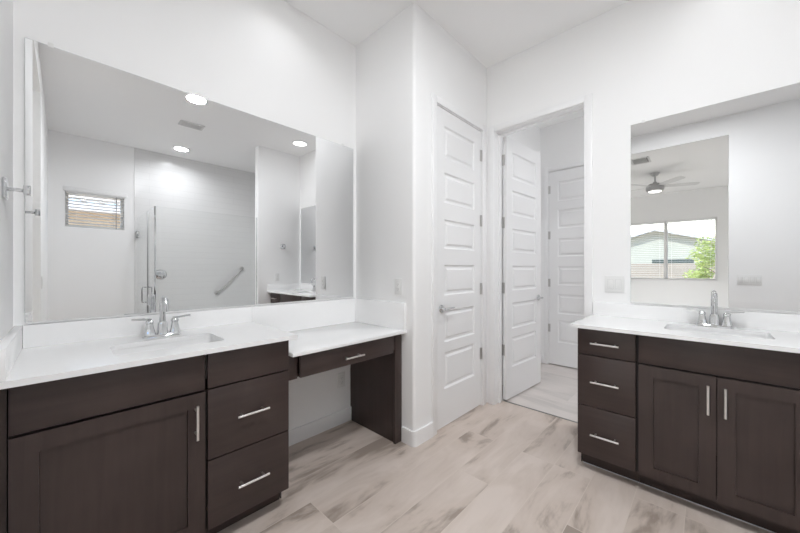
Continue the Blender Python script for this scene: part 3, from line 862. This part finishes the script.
A, E_ = Vector((XR - 0.06, 1.862, 0.797)), Vector((XR - 0.06, 2.280, 1.222))
dv = (E_ - A).normalized(); X1 = Vector((0.05, 0, 0))
B().tube([A + X1 * 0.98, A + X1 * 0.35, A + X1 * 0.1 + dv * 0.006, A + dv * 0.025, E_ - dv * 0.025, E_ + X1 * 0.1 - dv * 0.006, E_ + X1 * 0.35, E_ + X1 * 0.98], 0.013, 14).obj('bar', M_HINGE, g)
for p in (A, E_):
    B().lathe([(0.040, 0.0004), (0.040, 0.006), (0.034, 0.010), (0.017, 0.011)], p + X1, (-1, 0, 0), 24).obj('flange', M_HINGE, g)

# ================================================================ CEILING LAMPS AND VENTS
def can(label, x, y, power, spread=180):
    th = thing('recessed_light', label, 'ceiling light', (x, y, H), 'recessed ceiling lights')
    B().lathe([(0.112, -0.0004), (0.112, -0.006), (0.100, -0.011), (0.092, -0.011), (0.092, -0.005)], (x, y, H), seg=36).obj('trim_ring', M_TRIM, th)
    B().lathe([(0.0915, -0.0045), (0.0915, -0.0085), (0.06, -0.0105), (0.0005, -0.011)], (x, y, H), seg=36).obj('lens', M_LENS, th)
    l = bpy.data.lights.new('lamp', 'AREA'); l.shape = 'DISK'; l.size = 0.17; l.energy = power; l.color = (0.95, 0.972, 1.0)
    l.spread = math.radians(spread)
    lo = bpy.data.objects.new('lamp', l); COL.objects.link(lo); lo.location = (0, 0, -0.016); lo.parent = th
    return th
can('round recessed light in the middle of the room, topmost in the left mirror', -0.20, 0.98, CAN_W[0])
can('round recessed light over the desk end of the left wall', -1.76, 0.985, CAN_W[1], 135)
can('round recessed light over the right vanity, rightmost in the left mirror', 0.12, 2.43 - 0.06, CAN_W[2], 135)
can('round recessed light inside the shower, lowest in the left mirror', 1.608, 1.23, CAN_W[3], 155)

def vent(label, x, y, sx, sy):
    th = thing('ceiling_vent', label, 'vent', (x, y, H))
    f = B().plate(rect(x - sx / 2, x + sx / 2, y - sy / 2, y + sy / 2), [rect(x - sx / 2 + 0.022, x + sx / 2 - 0.022, y - sy / 2 + 0.022, y + sy / 2 - 0.022)], 2, H - 0.012, H - 0.0004)
    f.obj('frame', M_VENT, th)
    B().box(x - sx / 2 + 0.023, x + sx / 2 - 0.023, y - sy / 2 + 0.023, y + sy / 2 - 0.023, H - 0.002, H - 0.0004).obj('backing', M_VENTD, th)
    s = B(); n = int((sx - 0.05) / 0.018)
    for i in range(n):
        xx = x - sx / 2 + 0.03 + i * 0.018
        k = B().box(-0.008, 0.008, y - sy / 2 + 0.0225, y + sy / 2 - 0.0225, -0.0006, 0.0006)
        k.xf(Matrix.Rotation(0.6, 4, 'Y')); k.xf(Matrix.Translation((xx, 0, H - 0.0075)))
        me = bpy.data.meshes.new('t'); k.bm.to_mesh(me); k.bm.free(); s.bm.from_mesh(me); bpy.data.meshes.remove(me)
    s.obj('slats', M_VENT, th)
    return th
vent('grey slatted air vent on the bathroom ceiling, in the left mirror', 0.575, 1.12, 0.16, 0.26)
vent('slatted air vent on the bedroom ceiling, in the right mirror', -0.80, -1.40, 0.26, 0.36)

# lamp added to brighten the hall (out of view to the right, on the hall ceiling)
th = thing('hall_fill_light', 'round flush ceiling light added to brighten the hall, hidden right of the doorway', 'ceiling light', (0.15, 3.55, H))
B().lathe([(0.14, -0.0004), (0.14, -0.02), (0.13, -0.03)], (0.15, 3.55, H), seg=32).obj('base', M_TRIM, th)
B().lathe([(0.129, -0.0301), (0.115, -0.06), (0.06, -0.075), (0.0005, -0.078)], (0.15, 3.55, H), seg=32).obj('lens', M_FANLENS, th)
l = bpy.data.lights.new('lamp', 'AREA'); l.shape = 'DISK'; l.size = 0.22; l.energy = HALL_W; l.color = (0.95, 0.972, 1.0)
lo = bpy.data.objects.new('lamp', l); COL.objects.link(lo); lo.location = (0, 0, -0.085); lo.parent = th

# ================================================================ CEILING FAN (bedroom)
FX, FY = -0.70, -2.456
th = thing('ceiling_fan', 'brushed nickel ceiling fan with a lamp, reflected in the right mirror', 'ceiling fan', (FX, FY, H))
B().lathe([(0.070, -0.0004), (0.068, -0.02), (0.050, -0.055), (0.020, -0.065)], (FX, FY, H), seg=28).obj('canopy', M_FAN, th)
B().lathe([(0.013, -0.06), (0.013, -0.17), (0.03, -0.175), (0.03, -0.20)], (FX, FY, H), seg=14).obj('downrod', M_FAN, th)
B().lathe([(0.030, -0.195), (0.085, -0.21), (0.125, -0.235), (0.140, -0.27), (0.140, -0.315), (0.130, -0.345), (0.118, -0.352)], (FX, FY, H), seg=36).obj('motor_housing', M_FAN, th)
B().lathe([(0.100, -0.3525), (0.095, -0.362), (0.06, -0.372), (0.0005, -0.376)], (FX, FY, H), seg=36).obj('lamp_lens', M_FANLENS, th)
for k in range(5):
    a = math.radians(50 + 72 * k)
    b = B()
    pl = [(0.125, -0.028), (0.20, -0.055), (0.40, -0.066), (0.62, -0.062), (0.66, -0.040), (0.66, 0.040), (0.62, 0.062), (0.40, 0.066), (0.20, 0.055), (0.125, 0.028)]
    b.plate(pl, [], 2, -0.004, 0.004)
    b.xf(Matrix.Rotation(math.radians(11), 4, 'X')); b.xf(Matrix.Rotation(a, 4, 'Z')); b.xf(Matrix.Translation((FX, FY, H - 0.262)))
    b.obj('blade', M_BLADE, th)
l = bpy.data.lights.new('lamp', 'AREA'); l.shape = 'DISK'; l.size = 0.22; l.energy = FAN_W; l.spread = math.radians(115); l.color = (0.95, 0.972, 1.0)
lo = bpy.data.objects.new('lamp', l); COL.objects.link(lo); lo.location = (0, 0, -0.385); lo.parent = th

# ================================================================ OUTSIDE
M_GND = mat('gravel', (0.42, 0.37, 0.31), 0.95, noise=(60, 0.25), bump=(80, 0.6))
M_SIDING = mat('pale_green_stucco', (0.58, 0.585, 0.49), 0.9, noise=(30, 0.04), bump=(60, 0.3))
M_TAN = mat('tan_stucco', (0.72, 0.60, 0.45), 0.9, noise=(30, 0.04), bump=(60, 0.3))
M_ROOF = mat('grey_roof', (0.34, 0.36, 0.37), 0.85, noise=(12, 0.15))
M_ROOFT = mat('pale_roof_tile', (0.40, 0.38, 0.34), 0.85, noise=(12, 0.12))
M_FASCIA = mat('white_fascia', (0.74, 0.75, 0.74), 0.6, noise=(6, 0.02))
M_DARKW = mat('dark_window', (0.10, 0.13, 0.12), 0.2, noise=(3, 0.05))
def block_mat():
    m, t_, b_ = new_mat('block_wall')
    tc = t_.nodes.new('ShaderNodeTexCoord'); sp = t_.nodes.new('ShaderNodeSeparateXYZ'); cb = t_.nodes.new('ShaderNodeCombineXYZ')
    t_.links.new(tc.outputs['Object'], sp.inputs[0]); t_.links.new(sp.outputs['X'], cb.inputs['X']); t_.links.new(sp.outputs['Z'], cb.inputs['Y'])
    br = t_.nodes.new('ShaderNodeTexBrick'); br.inputs['Scale'].default_value = 1; br.inputs['Brick Width'].default_value = 0.40; br.inputs['Row Height'].default_value = 0.20
    br.inputs['Mortar Size'].default_value = 0.006
    br.inputs['Color1'].default_value = (0.50, 0.44, 0.36, 1); br.inputs['Color2'].default_value = (0.45, 0.40, 0.33, 1); br.inputs['Mortar'].default_value = (0.38, 0.34, 0.29, 1)
    t_.links.new(cb.outputs[0], br.inputs['Vector']); t_.links.new(br.outputs['Color'], b_.inputs['Base Color'])
    b_.inputs['Roughness'].default_value = 0.95
    return m
M_BLOCK = block_mat()
struct('ground', B().box(-30, 30, -40, 30, -0.30, -0.12), M_GND, 'gravel yard outside the windows', 'ground')
tag(B().box(-16, 16, -14.0, -13.8, -0.12, 1.48).obj('block_fence', M_BLOCK), 'tan block wall across the yard beyond the bedroom window', 'fence')

# neighbour house seen over the fence
HX, HY = -2.7, -25.0
g = thing('neighbor_house', 'pale green gabled house beyond the block wall', 'house', (HX, HY, -0.12))
b = B().plate([(HX - 6.0, -0.12), (HX + 6.0, -0.12), (HX + 6.0, 2.25), (HX, 4.05), (HX - 6.0, 2.25)], [], 1, HY - 8, HY)
b.obj('wall', M_SIDING, g)
for s in (-1, 1):
    rb = B().plate([(HX, 4.06), (HX + s * 6.7, 2.05), (HX + s * 6.7, 2.20), (HX, 4.22)], [], 1, HY - 8.3, HY + 0.45)
    rb.obj('roof', M_ROOF, g)
    fb = B().plate([(HX, 4.02), (HX + s * 6.72, 2.00), (HX + s * 6.72, 2.18), (HX, 4.20)], [], 1, HY + 0.46, HY + 0.52)
    fb.obj('fascia', M_FASCIA, g)
for x0, x1 in ((-5.9, -4.2), (-2.9, -0.6)):
    wd = B().box(x0, x1, HY - 0.02, HY + 0.03, 1.30, 1.92)
    wd.obj('window', M_DARKW, g)

# house beside the small window
g = thing('neighbor_house', 'tan house with a wavy tiled roof outside the small window', 'house', (8.0, 1.0, -0.12))
B().box(7.0, 13, -6, 9, -0.12, 2.72).obj('wall', M_TAN, g)
B().box(6.42, 6.48, -6.4, 9.4, 2.60, 2.80).obj('fascia', M_FASCIA, g)
B().box(6.48, 7.0, -6.4, 9.4, 2.70, 2.74).obj('soffit', M_FASCIA, g)
rb = B(); lo_, hi_ = [], []
N = 320
for i in range(N + 1):
    y = -6.4 + 15.8 * i / N
    zz = 0.055 * abs(math.sin(y * PI / 0.32))
    lo_.append(rb.bm.verts.new((6.40, y, 2.81 + zz))); hi_.append(rb.bm.verts.new((10.4, y, 4.15 + zz)))
for i in range(N):
    rb.bm.faces.new((lo_[i], lo_[i + 1], hi_[i + 1], hi_[i]))
    # tile thickness at the eave
ext = bmesh.ops.extrude_face_region(rb.bm, geom=list(rb.bm.faces))
bmesh.ops.translate(rb.bm, vec=(0, 0, -0.03), verts=[v for v in ext['geom'] if isinstance(v, bmesh.types.BMVert)])
rb.obj('roof', M_ROOFT, g)

# garden tree
def leaf_mat():
    m, t_, b_ = new_mat('yellow_green_leaves')
    gi = t_.nodes.new('ShaderNodeTexNoise'); gi.inputs['Scale'].default_value = 9
    tc = t_.nodes.new('ShaderNodeTexCoord'); t_.links.new(tc.outputs['Object'], gi.inputs['Vector'])
    cr = t_.nodes.new('ShaderNodeValToRGB')
    cr.color_ramp.elements[0].position = 0.3; cr.color_ramp.elements[0].color = (0.30, 0.43, 0.10, 1)
    cr.color_ramp.elements[1].position = 0.7; cr.color_ramp.elements[1].color = (0.62, 0.71, 0.24, 1)
    t_.links.new(gi.outputs['Fac'], cr.inputs['Fac']); t_.links.new(cr.outputs['Color'], b_.inputs['Base Color'])
    b_.inputs['Roughness'].default_value = 0.6
    b_.inputs['Subsurface Weight'].default_value = 0.0
    return m
M_LEAF = leaf_mat()
M_BARK = mat('bark', (0.20, 0.15, 0.10), 0.9, noise=(20, 0.3))
TX, TY = 0.42, -9.0
g = thing('garden_tree', 'small yellow-green leafy tree outside the bedroom window', 'tree', (TX, TY, -0.12))
tb = B().tube([(TX, TY, -0.12), (TX + 0.02, TY, 0.3), (TX - 0.02, TY + 0.02, 0.8), (TX, TY, 1.5)], [0.06, 0.05, 0.04, 0.02], 10)
for k in range(7):
    a = k * 2.4; z = 0.45 + 0.12 * k
    tb.tube([(TX, TY, z), (TX + 0.3 * math.cos(a), TY + 0.3 * math.sin(a), z + 0.25), (TX + 0.6 * math.cos(a), TY + 0.6 * math.sin(a), z + 0.45)], [0.022, 0.015, 0.006], 7)
tb.obj('trunk', M_BARK, g)
fb = B()
clumps = [(random.uniform(-0.85, 0.75), random.uniform(-0.6, 0.6), random.uniform(0.3, 2.12)) for _ in range(60)]
clumps = [c_ for c_ in clumps if (c_[0] / 0.9) ** 2 + (c_[1] / 0.75) ** 2 + ((c_[2] - 1.1) / 1.15) ** 2 < 1]
for c_ in clumps:
    for _ in range(90):
        v = Vector((random.gauss(0, 1), random.gauss(0, 1), random.gauss(0, 1))).normalized() * 0.24 * random.random() ** 0.4
        p = Vector((TX + c_[0], TY + c_[1], c_[2])) + v
        u = Vector((random.gauss(0, 1), random.gauss(0, 1), random.gauss(0, .6))).normalized(); s_ = u.orthogonal().normalized()
        s_ = (Matrix.Rotation(random.uniform(0, 6.28), 3, u) @ s_)
        L_ = random.uniform(0.05, 0.085); W_ = L_ * 0.32
        nn = u.cross(s_) * 0.008
        vs = [fb.bm.verts.new(q) for q in (p - u * L_, p + s_ * W_ + nn, p + u * L_, p - s_ * W_ + nn)]
        fb.bm.faces.new(vs)
fb.obj('foliage', M_LEAF, g)
